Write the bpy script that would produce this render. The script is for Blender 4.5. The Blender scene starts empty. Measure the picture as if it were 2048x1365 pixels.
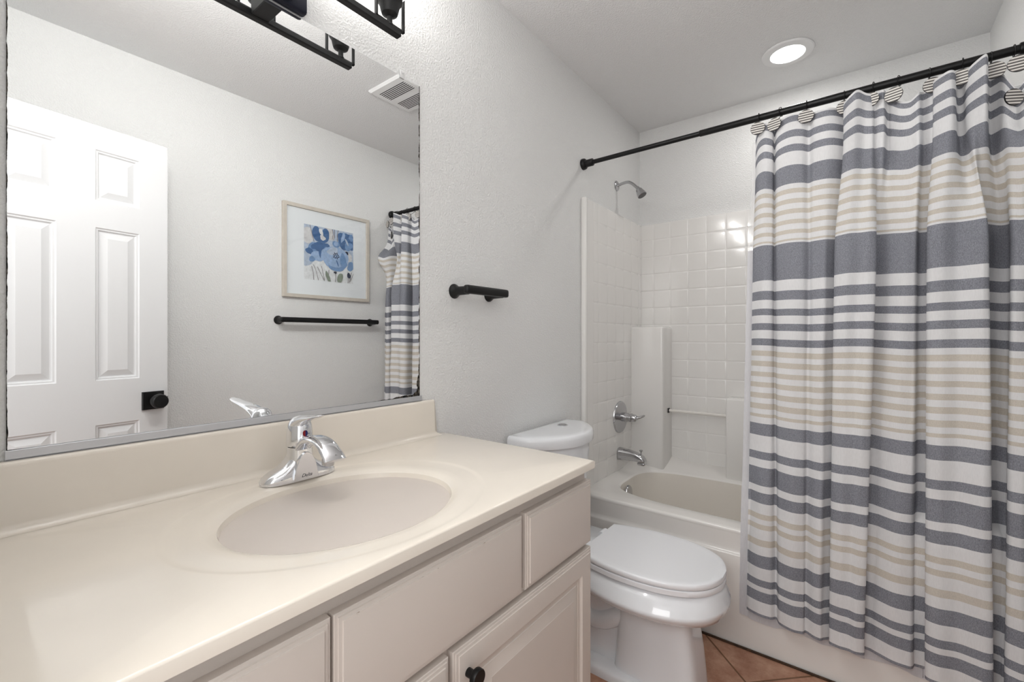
import bpy, bmesh, math, random
from mathutils import Vector, Matrix
random.seed(7)
S = bpy.context.scene
COL = S.collection
PI = math.pi

# ---------------------------------------------------------------- camera, world, light, exposure
cam_d = bpy.data.cameras.new('camera'); cam = bpy.data.objects.new('camera', cam_d); COL.objects.link(cam)
cam.location = (0.0, -1.0841, 1.2127)
yaw = 0.6575                                            # heading measured from +X towards +Y
cam.rotation_euler = (PI/2, 0, yaw - PI/2)
cam_d.sensor_width = 36.0; cam_d.lens = 897.66/2048*36.0
cam_d.shift_y = -8.0/2048; cam_d.clip_start = 0.02
S.camera = cam
S.view_settings.view_transform = 'Standard'; S.view_settings.look = 'None'
S.view_settings.exposure = 0.31; S.view_settings.gamma = 1.0
try: S.view_settings.use_curve_mapping = False
except Exception: pass
W = bpy.data.worlds.new('world'); S.world = W; W.use_nodes = True
bg = W.node_tree.nodes['Background']; bg.inputs[0].default_value = (1, 1, 1, 1); bg.inputs[1].default_value = 1.0

def area(name, loc, rot, sx, sy, power, color=(1, 1, 1), shape='RECTANGLE'):
    d = bpy.data.lights.new(name, 'AREA'); d.shape = shape; d.size = sx
    if shape in ('RECTANGLE', 'ELLIPSE'): d.size_y = sy
    d.energy = power; d.color = color
    o = bpy.data.objects.new(name, d); COL.objects.link(o); o.location = loc; o.rotation_euler = rot
    return o
# added fill light in the unseen hall, shining in through the open doorway
HALL_FILL = area('hall_fill', (-1.0, -0.93, 2.0), (0, -PI/2*0.84, 0), 0.9, 1.5, 20.0, (1.0, 1.0, 1.0))
CAN_POWER = 2.2
BULB_POWER = 1.8
SHADE_POWER = 2.3

# ---------------------------------------------------------------- materials
def sl(c):
    return tuple((x/255/12.92 if x/255 <= .04045 else ((x/255+.055)/1.055)**2.4) for x in c)
class N:
    def __init__(s, name):
        s.m = bpy.data.materials.new(name); s.m.use_nodes = True; s.t = s.m.node_tree
        s.b = s.t.nodes['Principled BSDF']; s.out = s.t.nodes['Material Output']
    def n(s, typ, **k):
        q = s.t.nodes.new(typ)
        for a, v in k.items():
            if a in q.inputs: q.inputs[a].default_value = v
            else: setattr(q, a, v)
        return q
    def l(s, a, b): s.t.links.new(a, b)
    def set(s, **k):
        for a, v in k.items(): s.b.inputs[a.replace('_', ' ')].default_value = v
def mat(name, rgb, rough=.5, metal=0.0, spec=.5, coat=0.0, bump=None, var=None, lin=False):
    q = N(name); c = rgb if lin else sl(rgb)
    q.set(Base_Color=(*c, 1), Roughness=rough, Metallic=metal)
    q.b.inputs['Specular IOR Level'].default_value = spec
    q.b.inputs['Coat Weight'].default_value = coat
    tc = None
    if bump or var: tc = q.n('ShaderNodeTexCoord')
    if bump:
        sc, st, dist, det = bump
        nz = q.n('ShaderNodeTexNoise'); nz.inputs['Scale'].default_value = sc; nz.inputs['Detail'].default_value = det
        bp = q.n('ShaderNodeBump'); bp.inputs['Strength'].default_value = st; bp.inputs['Distance'].default_value = dist
        q.l(tc.outputs['Object'], nz.inputs['Vector']); q.l(nz.outputs['Fac'], bp.inputs['Height']); q.l(bp.outputs['Normal'], q.b.inputs['Normal'])
    if var:
        sc, amt = var
        nz2 = q.n('ShaderNodeTexNoise'); nz2.inputs['Scale'].default_value = sc; nz2.inputs['Detail'].default_value = 3
        mr = q.n('ShaderNodeMapRange'); mr.inputs['From Min'].default_value = .3; mr.inputs['From Max'].default_value = .7
        mr.inputs['To Min'].default_value = 1-amt; mr.inputs['To Max'].default_value = 1+amt
        mx = q.n('ShaderNodeVectorMath', operation='SCALE'); mx.inputs[0].default_value = c
        q.l(tc.outputs['Object'], nz2.inputs['Vector']); q.l(nz2.outputs['Fac'], mr.inputs['Value'])
        q.l(mr.outputs['Result'], mx.inputs['Scale']); q.l(mx.outputs['Vector'], q.b.inputs['Base Color'])
    return q.m

def plaster(name, rgb):
    q = N(name); q.set(Base_Color=(*sl(rgb), 1), Roughness=.75); q.b.inputs['Specular IOR Level'].default_value = .25
    tc = q.n('ShaderNodeTexCoord')
    a = q.n('ShaderNodeTexNoise'); a.inputs['Scale'].default_value = 165; a.inputs['Detail'].default_value = 2.5; a.inputs['Distortion'].default_value = .25
    r = q.n('ShaderNodeMapRange'); r.inputs['From Min'].default_value = .40; r.inputs['From Max'].default_value = .68
    b = q.n('ShaderNodeTexNoise'); b.inputs['Scale'].default_value = 55; b.inputs['Detail'].default_value = 2
    ad = q.n('ShaderNodeMath', operation='MULTIPLY_ADD'); ad.inputs[1].default_value = .6
    bp = q.n('ShaderNodeBump'); bp.inputs['Strength'].default_value = .5; bp.inputs['Distance'].default_value = .0025
    q.l(tc.outputs['Object'], a.inputs['Vector']); q.l(tc.outputs['Object'], b.inputs['Vector'])
    q.l(a.outputs['Fac'], r.inputs['Value']); q.l(b.outputs['Fac'], ad.inputs[0]); q.l(r.outputs['Result'], ad.inputs[2])
    q.l(ad.outputs[0], bp.inputs['Height']); q.l(bp.outputs['Normal'], q.b.inputs['Normal'])
    return q.m
M_WALL = plaster('painted_plaster', (232, 232, 231))
M_CEIL = plaster('ceiling_plaster', (236, 236, 236))
M_BLACK = mat('matte_black_metal', (14, 14, 15), .42, .3)
M_IRON = mat('dark_bronze_metal', (34, 34, 35), .5, .35, bump=(300, .15, .0005, 2))
M_CHROME = mat('chrome', (232, 233, 236), .07, 1.0)
M_CHROME2 = mat('worn_chrome', (190, 190, 192), .16, 1.0, bump=(60, .05, .001, 2))
M_ALU = mat('aluminium_channel', (206, 208, 212), .42, .7, bump=(90, .08, .0006, 2))
M_MARBLE = mat('cultured_marble', (233, 225, 213), .14, 0, .5, .25, var=(7, .025))
M_CAB = mat('painted_cabinet', (210, 201, 193), .42, 0, .45, bump=(40, .05, .001, 3), var=(5, .02))
M_CABIN = mat('cabinet_inside', (120, 105, 90), .7)
M_PORC = mat('porcelain', (236, 238, 241), .08, 0, .5, .3)
M_SEAT = mat('toilet_seat_plastic', (238, 239, 242), .22, 0, .5)
M_FIB = mat('glossy_fiberglass', (236, 234, 231), .12, 0, .5, .2, bump=(14, .10, .004, 1.5))
M_TUB = mat('tub_enamel', (236, 233, 229), .16, 0, .5, .2)
M_TUBIN = mat('tub_floor_enamel', (230, 224, 215), .2, 0, .5, .2)
M_DOOR = mat('door_paint', (219, 219, 220), .42, 0, .4, bump=(70, .10, .0008, 4))
M_WHITE = mat('white_plastic', (236, 236, 236), .4)
M_DARK = mat('dark_gap', (22, 22, 22), .8)
M_FRAME = mat('pale_oak_frame', (203, 196, 185), .5, bump=(80, .1, .0006, 4), var=(30, .06))
M_MAT = mat('picture_mat_board', (232, 237, 240), .8)
M_CLIP = mat('clear_clip_plastic', (225, 225, 225), .3)
M_CAULK = mat('stained_caulk', (66, 46, 30), .8, var=(60, .4))
M_SOAPBAR = mat('pale_acrylic', (232, 228, 222), .12, 0, .5)
M_RED = mat('red_dot', (150, 20, 30), .3)
M_BLUE = mat('blue_dot', (30, 40, 110), .3)
M_ENGR = mat('engraved_letters', (105, 105, 108), .4, .6)
M_NAVY = mat('blue_black_metal', (20, 23, 40), .45, .4)

def emis(name, col, st):
    q = N(name); q.set(Base_Color=(.9, .9, .9, 1), Roughness=.4)
    q.b.inputs['Emission Color'].default_value = (*col, 1); q.b.inputs['Emission Strength'].default_value = st
    return q.m
M_LENS = emis('lit_lamp_lens', (1, .99, .98), 5)
M_SHADE = emis('lit_frosted_shade', (1, .985, .965), 1.5)

def cloth(name, rgb, weave, amt, trans=.22):
    q = N(name); q.t.nodes.remove(q.b)
    tc = q.n('ShaderNodeTexCoord'); mp = q.n('ShaderNodeMapping'); mp.inputs['Scale'].default_value = weave
    nz = q.n('ShaderNodeTexNoise'); nz.inputs['Scale'].default_value = 1.0; nz.inputs['Detail'].default_value = 3
    mr = q.n('ShaderNodeMapRange'); mr.inputs['From Min'].default_value = .3; mr.inputs['From Max'].default_value = .7
    mr.inputs['To Min'].default_value = 1-amt; mr.inputs['To Max'].default_value = 1+amt
    mx = q.n('ShaderNodeVectorMath', operation='SCALE'); mx.inputs[0].default_value = sl(rgb)
    df = q.n('ShaderNodeBsdfDiffuse'); tr = q.n('ShaderNodeBsdfTranslucent'); ms = q.n('ShaderNodeMixShader'); ms.inputs[0].default_value = trans
    wr = q.n('ShaderNodeTexNoise'); wr.inputs['Scale'].default_value = 28; wr.inputs['Detail'].default_value = 3
    bp = q.n('ShaderNodeBump'); bp.inputs['Strength'].default_value = .22; bp.inputs['Distance'].default_value = .004
    q.l(tc.outputs['Object'], wr.inputs['Vector']); q.l(wr.outputs['Fac'], bp.inputs['Height']); q.l(bp.outputs['Normal'], df.inputs['Normal'])
    q.l(tc.outputs['Object'], mp.inputs['Vector']); q.l(mp.outputs['Vector'], nz.inputs['Vector']); q.l(nz.outputs['Fac'], mr.inputs['Value'])
    q.l(mr.outputs['Result'], mx.inputs['Scale']); q.l(mx.outputs['Vector'], df.inputs['Color']); q.l(mx.outputs['Vector'], tr.inputs['Color'])
    q.l(df.outputs[0], ms.inputs[1]); q.l(tr.outputs[0], ms.inputs[2]); q.l(ms.outputs[0], q.out.inputs['Surface'])
    return q.m
C_WHITE = cloth('white_cotton', (240, 240, 241), (400, 400, 60), .03)
C_BLUE = cloth('chambray_cotton', (147, 149, 157), (700, 700, 220), .30)
C_BEIGE = cloth('beige_cotton', (217, 210, 199), (700, 700, 200), .08)
C_LINER = cloth('white_liner_cloth', (232, 232, 236), (200, 200, 50), .03, .35)
def vinyl():
    q = N('clear_liner_vinyl'); q.t.nodes.remove(q.b)
    tp = q.n('ShaderNodeBsdfTransparent'); df = q.n('ShaderNodeBsdfDiffuse'); df.inputs[0].default_value = (.85, .85, .86, 1)
    ms = q.n('ShaderNodeMixShader'); ms.inputs[0].default_value = .38
    q.l(tp.outputs[0], ms.inputs[1]); q.l(df.outputs[0], ms.inputs[2]); q.l(ms.outputs[0], q.out.inputs['Surface'])
    return q.m
C_VINYL = vinyl()

def floor_mat():
    q = N('terracotta_floor_tile'); q.set(Roughness=.45)
    tc = q.n('ShaderNodeTexCoord'); mp = q.n('ShaderNodeMapping'); mp.inputs['Rotation'].default_value = (0, 0, PI/4)
    sx = q.n('ShaderNodeSeparateXYZ'); q.l(tc.outputs['Object'], mp.inputs['Vector']); q.l(mp.outputs['Vector'], sx.inputs[0])
    P = .33
    def line(sock, off):
        a = q.n('ShaderNodeMath', operation='ADD'); a.inputs[1].default_value = off + 20*P
        m = q.n('ShaderNodeMath', operation='MODULO'); m.inputs[1].default_value = P
        s = q.n('ShaderNodeMath', operation='SUBTRACT'); s.inputs[1].default_value = P/2
        ab = q.n('ShaderNodeMath', operation='ABSOLUTE')
        q.l(sock, a.inputs[0]); q.l(a.outputs[0], m.inputs[0]); q.l(m.outputs[0], s.inputs[0]); q.l(s.outputs[0], ab.inputs[0])
        return ab.outputs[0]
    # after the turn: x' = (x-y)/sqrt2, y' = (x+y)/sqrt2
    l1 = line(sx.outputs[0], -2.519/math.sqrt(2)); l2 = line(sx.outputs[1], -1.44/math.sqrt(2))
    mx = q.n('ShaderNodeMath', operation='MAXIMUM'); q.l(l1, mx.inputs[0]); q.l(l2, mx.inputs[1])
    g = q.n('ShaderNodeMapRange'); g.inputs['From Min'].default_value = P/2-.0045; g.inputs['From Max'].default_value = P/2-.002
    q.l(mx.outputs[0], g.inputs['Value'])
    nz = q.n('ShaderNodeTexNoise'); nz.inputs['Scale'].default_value = 14; nz.inputs['Detail'].default_value = 7; nz.inputs['Roughness'].default_value = .7
    q.l(tc.outputs['Object'], nz.inputs['Vector'])
    cr = q.n('ShaderNodeValToRGB'); e = cr.color_ramp.elements
    e[0].position = .30; e[0].color = (*sl((158, 108, 84)), 1); e[1].position = .72; e[1].color = (*sl((206, 164, 138)), 1)
    q.l(nz.outputs['Fac'], cr.inputs[0])
    mc = q.n('ShaderNodeMix', data_type='RGBA'); mc.inputs[7].default_value = (*sl((120, 84, 56)), 1)
    q.l(g.outputs[0], mc.inputs[0]); q.l(cr.outputs[0], mc.inputs[6]); q.l(mc.outputs[2], q.b.inputs['Base Color'])
    iv = q.n('ShaderNodeMath', operation='SUBTRACT'); iv.inputs[0].default_value = 1.0; q.l(g.outputs[0], iv.inputs[1])
    bp = q.n('ShaderNodeBump'); bp.inputs['Strength'].default_value = .5; bp.inputs['Distance'].default_value = .002
    q.l(iv.outputs[0], bp.inputs['Height']); q.l(bp.outputs['Normal'], q.b.inputs['Normal'])
    return q.m
M_FLOOR = floor_mat()

MX0, MX1, MZ0, MZ1 = .074, .930, 1.030, 1.993
def mirror_mat():
    q = N('silvered_mirror_glass'); q.set(Base_Color=(.91, .922, .922, 1), Metallic=1.0, Roughness=0.0)
    tc = q.n('ShaderNodeTexCoord'); sp = q.n('ShaderNodeSeparateXYZ'); q.l(tc.outputs['Object'], sp.inputs[0])
    def mth(op, a, b=None):
        x = q.n('ShaderNodeMath', operation=op)
        for i, v in enumerate((a, b)):
            if v is None: continue
            if isinstance(v, (int, float)): x.inputs[i].default_value = v
            else: q.l(v, x.inputs[i])
        return x.outputs[0]
    x, z = sp.outputs[0], sp.outputs[2]
    dr = mth('SUBTRACT', MX1, x); dl = mth('SUBTRACT', x, MX0); db = mth('SUBTRACT', z, MZ0)
    d = mth('MINIMUM', mth('MINIMUM', dr, dl), db)
    corner = mth('MULTIPLY', mth('EXPONENT', mth('MULTIPLY', mth('ADD', dr, db), -24)), .034)
    right = mth('MULTIPLY', mth('EXPONENT', mth('MULTIPLY', dr, -9)), .006)
    left = mth('MULTIPLY', mth('EXPONENT', mth('MULTIPLY', dl, -60)), .0022)
    nz = q.n('ShaderNodeTexNoise'); nz.inputs['Scale'].default_value = 45; nz.inputs['Detail'].default_value = 5
    q.l(tc.outputs['Object'], nz.inputs['Vector'])
    nn = mth('MULTIPLY', mth('SUBTRACT', nz.outputs['Fac'], .30), 2.6)
    amp = mth('MULTIPLY', mth('ADD', mth('ADD', corner, right), left), nn)
    msk = mth('GREATER_THAN', amp, d)
    df = q.n('ShaderNodeBsdfDiffuse')
    cr = q.n('ShaderNodeValToRGB'); cr.color_ramp.elements[0].position = .4; cr.color_ramp.elements[0].color = (.012, .012, .012, 1)
    cr.color_ramp.elements[1].position = .7; cr.color_ramp.elements[1].color = (.16, .14, .12, 1)
    n2 = q.n('ShaderNodeTexNoise'); n2.inputs['Scale'].default_value = 160; n2.inputs['Detail'].default_value = 4
    q.l(tc.outputs['Object'], n2.inputs['Vector']); q.l(n2.outputs['Fac'], cr.inputs[0]); q.l(cr.outputs[0], df.inputs[0])
    ms = q.n('ShaderNodeMixShader'); q.l(msk, ms.inputs[0]); q.l(q.b.outputs[0], ms.inputs[1]); q.l(df.outputs[0], ms.inputs[2])
    q.l(ms.outputs[0], q.out.inputs['Surface'])
    return q.m
M_MIRROR = mirror_mat()

# ---------------------------------------------------------------- mesh builder
def frame(d):
    d = Vector(d).normalized(); a = Vector((0, 0, 1)) if abs(d.z) < .9 else Vector((1, 0, 0))
    u = d.cross(a).normalized(); v = d.cross(u).normalized(); return u, v
class MB:
    def __init__(s): s.v = []; s.f = []; s.mi = []
    def add(s, vs, fs, mi=0):
        o = len(s.v); s.v += [tuple(p) for p in vs]
        for f in fs: s.f.append(tuple(i+o for i in f)); s.mi.append(mi)
        return s
    def box(s, x0, x1, y0, y1, z0, z1, bev=0, seg=2, mi=0):
        bm = bmesh.new(); bmesh.ops.create_cube(bm, size=1)
        for v in bm.verts: v.co = Vector(((x0+x1)/2+v.co.x*(x1-x0), (y0+y1)/2+v.co.y*(y1-y0), (z0+z1)/2+v.co.z*(z1-z0)))
        if bev: bmesh.ops.bevel(bm, geom=bm.edges[:], offset=bev, segments=seg, profile=.5, affect='EDGES')
        return s.bm(bm, mi)
    def bm(s, bm, mi=0):
        bm.verts.index_update()
        s.add([v.co for v in bm.verts], [[v.index for v in f.verts] for f in bm.faces], mi); bm.free(); return s
    def loft(s, rings, cap0=True, cap1=True, closed=True, mi=0):
        n = len(rings[0]); vs = [p for r in rings for p in r]; fs = []
        for i in range(len(rings)-1):
            for j in range(n if closed else n-1):
                k = (j+1) % n; fs.append((i*n+j, i*n+k, (i+1)*n+k, (i+1)*n+j))
        if cap0: fs.append(tuple(range(n))[::-1])
        if cap1: fs.append(tuple((len(rings)-1)*n+j for j in range(n)))
        return s.add(vs, fs, mi)
    def lathe(s, prof, o, d=(0, 0, 1), n=32, mi=0):
        o = Vector(o); d = Vector(d).normalized(); u, v = frame(d); rings = []
        for r, h in prof:
            rings.append([o+d*h+(u*math.cos(t)+v*math.sin(t))*max(r, 1e-5) for t in (2*PI*i/n for i in range(n))])
        return s.loft(rings, mi=mi)
    def tube(s, pts, rad, n=14, mi=0, flat=None):
        pts = [Vector(p) for p in pts]; rings = []; m = len(pts)
        u = None
        for i, p in enumerate(pts):
            t = (pts[min(i+1, m-1)]-pts[max(i-1, 0)]).normalized()
            if u is None: u, _ = frame(t)
            u = (u-t*u.dot(t)).normalized(); v = t.cross(u)
            r = rad[i] if isinstance(rad, (list, tuple)) else rad
            rings.append([p+(u*math.cos(a)+v*math.sin(a))*r for a in (2*PI*k/n for k in range(n))])
        return s.loft(rings, mi=mi)
    def torus(s, o, d, R, r, n=28, k=8, mi=0):
        o = Vector(o); d = Vector(d).normalized(); u, v = frame(d); vs = []; fs = []
        for i in range(n):
            a = 2*PI*i/n; c = u*math.cos(a)+v*math.sin(a)
            for j in range(k):
                b = 2*PI*j/k; vs.append(o+c*(R+r*math.cos(b))+d*(r*math.sin(b)))
        for i in range(n):
            for j in range(k): fs.append((i*k+j, ((i+1) % n)*k+j, ((i+1) % n)*k+(j+1) % k, i*k+(j+1) % k))
        return s.add(vs, fs, mi)
    def rects(s, o, u, v, w, rs, cap=True, mi=0):
        """nested rectangles (u0,u1,v0,v1,depth) joined ring to ring"""
        o, u, v, w = Vector(o), Vector(u), Vector(v), Vector(w); rings = []
        for a, b, c, e, h in rs:
            rings.append([o+u*p+v*q+w*h for p, q in ((a, c), (b, c), (b, e), (a, e))])
        return s.loft(rings, cap0=False, cap1=cap, mi=mi)
ORG = {}
def build(name, m, mats, parent=None, smooth=35, label=None):
    if not isinstance(mats, (list, tuple)): mats = [mats]
    org = ORG.get(parent.name, Vector((0, 0, 0))) if parent else Vector((0, 0, 0))
    me = bpy.data.meshes.new(name)
    me.from_pydata([Vector(p)-org for p in m.v], [], m.f)
    for q in mats: me.materials.append(q)
    me.polygons.foreach_set('material_index', m.mi)
    bm = bmesh.new(); bm.from_mesh(me); bmesh.ops.recalc_face_normals(bm, faces=bm.faces[:]); bm.to_mesh(me); bm.free()
    if smooth:
        me.polygons.foreach_set('use_smooth', [True]*len(me.polygons)); me.set_sharp_from_angle(angle=math.radians(smooth))
    o = bpy.data.objects.new(name, me); COL.objects.link(o)
    if parent: o.parent = parent; ORG[o.name] = org
    if label: o['label'] = label
    return o
def thing(name, label, cat, loc, group=None):
    o = bpy.data.objects.new(name, None); COL.objects.link(o); o.empty_display_size = .05
    o.location = loc; ORG[o.name] = Vector(loc); tag(o, label, cat, group); return o
def tag(o, label, cat, group=None):
    o['label'] = label; o['category'] = cat
    if group: o['group'] = group
    return o
def struct(name, m, mt, label=None, smooth=0):
    o = build(name, m, mt, smooth=smooth); o['kind'] = 'structure'
    if label: o['label'] = label
    return o
def catmull(P, n):
    out = []; m = len(P)
    for i in range(m-1):
        p0, p1, p2, p3 = P[max(i-1, 0)], P[i], P[i+1], P[min(i+2, m-1)]
        for k in range(n):
            t = k/n
            out.append(tuple(.5*((2*b)+(c-a)*t+(2*a-5*b+4*c-d)*t*t+(3*b-a-3*c+d)*t**3) for a, b, c, d in zip(p0, p1, p2, p3)))
    out.append(tuple(P[-1])); return out

# ---------------------------------------------------------------- room shell
XB, WR, HC, XN = 2.710, 1.520, 2.490, 0.030
struct('floor', MB().box(-1.6, XB+.1, -WR-.1, .1, -.1, 0), M_FLOOR)
struct('ceiling', MB().box(-1.6, XB+.1, -WR-.1, .1, HC, HC+.1), M_CEIL)
struct('wall_left', MB().box(XN-.09, XB+.1, 0, .1, 0, HC), M_WALL)
struct('wall_right', MB().box(XN-.09, XB+.1, -WR-.1, -WR, 0, HC), M_WALL)
struct('wall_back', MB().box(XB, XB+.1, -WR, 0, 0, HC), M_WALL)
wf = MB(); wf.box(XN-.09, XN, -.575, 0, 0, HC); wf.box(XN-.09, XN, -WR, -1.215, 0, HC); wf.box(XN-.09, XN, -1.215, -.575, 2.05, HC)
struct('wall_front', wf, M_WALL)
struct('baseboard_left', MB().box(1.045, 1.93, -.013, 0, 0, .08, .003), M_DOOR, smooth=35)
struct('baseboard_right', MB().box(.05, 1.93, -WR, -WR+.013, 0, .08, .003), M_DOOR, smooth=35)
struct('trim_1', MB().box(1.926, 1.9345, -1.49, -.03, 0, .007, .002), M_CAULK)

# ---------------------------------------------------------------- open door, seen in the mirror
door = bpy.data.objects.new('door_1', None); COL.objects.link(door); door['kind'] = 'structure'
door['label'] = 'white six-panel door standing open against the right wall'
ang = math.atan2(.073, .469)
door.location = (.627, -1.295, 0); ORG['door_1'] = Vector((0, 0, 0))
# local axes: t runs from the latch edge to the hinge, w faces the room
tdir = Vector((-.469, .073, 0)).normalized(); wdir = Vector((.073, .469, 0)).normalized()
DW, DH, DT = .592, 2.025, .035
cols = [(.1, .241), (.351, .492)]; rows = [(.25, .862), (1.035, 1.63), (1.735, 1.932)]
dm = MB(); Z = Vector((0, 0, 1))
def dq(t, z, w): return tdir*t+Z*(z+.008)+wdir*w
us = [0, .1, .241, .351, .492, DW]; zs = [0, .25, .862, 1.035, 1.63, 1.735, 1.932, DH]
for side in (0, -DT):
    for i in range(5):
        for j in range(7):
            if i in (1, 3) and j in (1, 3, 5): continue
            dm.add([dq(us[i], zs[j], side), dq(us[i+1], zs[j], side), dq(us[i+1], zs[j+1], side), dq(us[i], zs[j+1], side)], [(0, 1, 2, 3)])
for a, b, c, e in ((0, 0, 0, DH), (DW, DW, 0, DH), (0, DW, 0, 0), (0, DW, DH, DH)):
    if a == b: dm.add([dq(a, 0, 0), dq(a, 0, -DT), dq(a, DH, -DT), dq(a, DH, 0)], [(0, 1, 2, 3)])
    else: dm.add([dq(0, c, 0), dq(0, c, -DT), dq(DW, c, -DT), dq(DW, c, 0)], [(0, 1, 2, 3)])
build('door_slab', dm, M_DOOR, door, smooth=25)
for c0, c1 in cols:
    for z0, z1 in rows:
        pm = MB()
        for sgn, base in ((1, 0), (-1, -DT)):
            rs = [(c0+i, c1-i, z0+.008+i, z1+.008-i, base+sgn*h) for i, h in ((0, 0), (.004, -.004), (.009, -.0045), (.013, -.010), (.016, -.0105), (.038, -.0035), (.0385, -.0032))]
            pm.rects((0, 0, 0), tdir, Z, wdir, rs)
        build('door_panel', pm, M_DOOR, door, smooth=18)
def kq(t, z, w): return dq(t, z-.008, w)
km = MB(); km.rects((0, 0, 0), tdir, Z, wdir, [(.016, .093, .908, .983, 0), (.016, .093, .908, .983, .008), (.018, .091, .910, .981, .010)])
kp = build('knob_plate', km, M_BLACK, door, label='square black knob plate')
kk = MB(); kk.lathe([(.0135, 0), (.0135, .022), (.018, .028), (.027, .034), (.030, .046), (.029, .062), (.026, .066), (.001, .067)], kq(.0545, .9455, .009), wdir, 36)
build('door_knob', kk, M_BLACK, kp, label='round black door knob')
lm = MB(); lm.rects((0, 0, 0), wdir, Z, -tdir, [(-.028, -.008, .918, .973, .0002), (-.028, -.008, .918, .973, .0016)]); lm.rects((0, 0, 0), wdir, Z, -tdir, [(-.024, -.012, .935, .957, .001), (-.023, -.013, .936, .956, .008)])
build('latch_plate', lm, M_BLACK, door)

# ---------------------------------------------------------------- mirror
mir = thing('wall_mirror', 'large frameless wall mirror with worn edges above the cream vanity top', 'mirror', ((MX0+MX1)/2, 0, MZ0))
ORG_keep = ORG['wall_mirror']
mg = MB().box(MX0, MX1, -.004, -.0004, MZ0, MZ1, .0008, 1)
ORG['wall_mirror'] = Vector((0, 0, 0)); 
mo = build('mirror_glass', mg, M_MIRROR, mir, smooth=0); mo.matrix_parent_inverse = Matrix.Translation(-ORG_keep)
ORG['wall_mirror'] = ORG_keep
ch = MB(); ch.box(MX0-.002, MX1+.005, -.0085, -.0004, 1.0145, 1.0160); ch.box(MX0-.002, MX1+.005, -.0085, -.0062, 1.0145, 1.0305, .0006, 1)
build('bottom_channel', ch, M_ALU, mir, label='aluminium channel under the mirror')
ck = MB(); ck.box(.852, .868, -.0075, -.0042, 1.985, 2.008, .0015); ck.lathe([(.004, 0), (.004, .002), (.0015, .003)], (.86, -.0075, 2.002), (0, -1, 0), 14)
build('mirror_clip', ck, M_CLIP, mir, label='clear plastic clip at the top edge')

# ---------------------------------------------------------------- vanity cabinet
vc = thing('vanity_cabinet', 'off-white painted vanity cabinet with three drawer fronts under the cream sink top', 'cabinet', (.53, -.27, 0))
VB0, VB1 = .032, 1.028
vb = MB(); vb.box(VB0, VB1, -.508, -.004, .10, .8805, .001, 1); vb.box(VB0, VB1, -.445, -.02, 0, .10)
vb.box(VB0, VB1, -.526, -.508, .805+.035, .8805, .001, 1)                                  # top rail of the face frame
for a, b in ((VB0, .066), (.312, .34), (.731, .768), (1.004, VB1)): vb.box(a, b, -.526, -.508, .10, .842, .0008, 1)
vb.box(VB0, VB1, -.5258, -.508, .664, .702, .0008, 1); vb.box(VB0, VB1, -.5258, -.508, .10, .14, .0008, 1); vb.box(.52, .566, -.5259, -.508, .12, .68, .0008, 1)
build('cabinet_body', vb, M_CAB, vc)
def front(name, x0, x1, z0, z1, label=None):
    m = MB(); I = [(0, 0), (0, .0135), (.0012, .0148), (.0050, .0150), (.0056, .0172), (.0105, .0176), (.0112, .0196), (.0135, .0200)]
    m.rects((0, -.526, 0), (1, 0, 0), (0, 0, 1), (0, -1, 0), [(x0+i, x1-i, z0+i, z1-i, h) for i, h in I])
    return build(name, m, M_CAB, vc, smooth=28, label=label)
front('drawer', .062, .318, .690, .848)
d2 = front('drawer', .3225, .7375, .690, .848, 'wide false drawer front with chipped paint along its top edge')
front('drawer', .7495, 1.0335, .690, .848)
M_CHIP = mat('bare_wood_chip', (120, 92, 66), .8)
for x, w in ((.462, .010), (.50, .004), (.577, .005), (.611, .008), (.655, .003), (.70, .002), (.352, .006)):
    z = .848-.0108-random.random()*.0012
    build('paint_chip', MB().add([(x, -.54455, z), (x+w, -.54455, z+.0006), (x+w*.8, -.54585, z-.0016), (x+w*.1, -.54585, z-.0012)], [(0, 1, 2, 3)]), M_CHIP, d2, smooth=0)
def cdoor(x0, x1, z0, z1, kx, kz):
    m = MB(); I = [(0, 0), (0, .0135), (.0012, .0148), (.0050, .0150), (.0056, .0172), (.0105, .0176), (.0112, .0196), (.0135, .0200), (.052, .0200), (.0535, .0180), (.058, .0150), (.064, .0138), (.0645, .0125), (.070, .0125), (.0715, .0140), (.094, .0190), (.0955, .0200), (.0975, .0200)]
    m.rects((0, -.526, 0), (1, 0, 0), (0, 0, 1), (0, -1, 0), [(x0+i, x1-i, z0+i, z1-i, h) for i, h in I])
    d = build('door', m, M_CAB, vc, smooth=22)
    k = MB(); k.lathe([(.0075, 0), (.0075, .012), (.0085, .0145), (.0145, .0165), (.0152, .018), (.0152, .0255), (.0142, .027), (.001, .0272)], (kx, -.546, kz), (0, -1, 0), 32)
    build('knob', k, M_BLACK, d, label='round black cabinet knob'); return d
cdoor(.062, .530, .115, .677, .497, .628)
cdoor(.5405, 1.0335, .115, .677, .572, .629)

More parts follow.
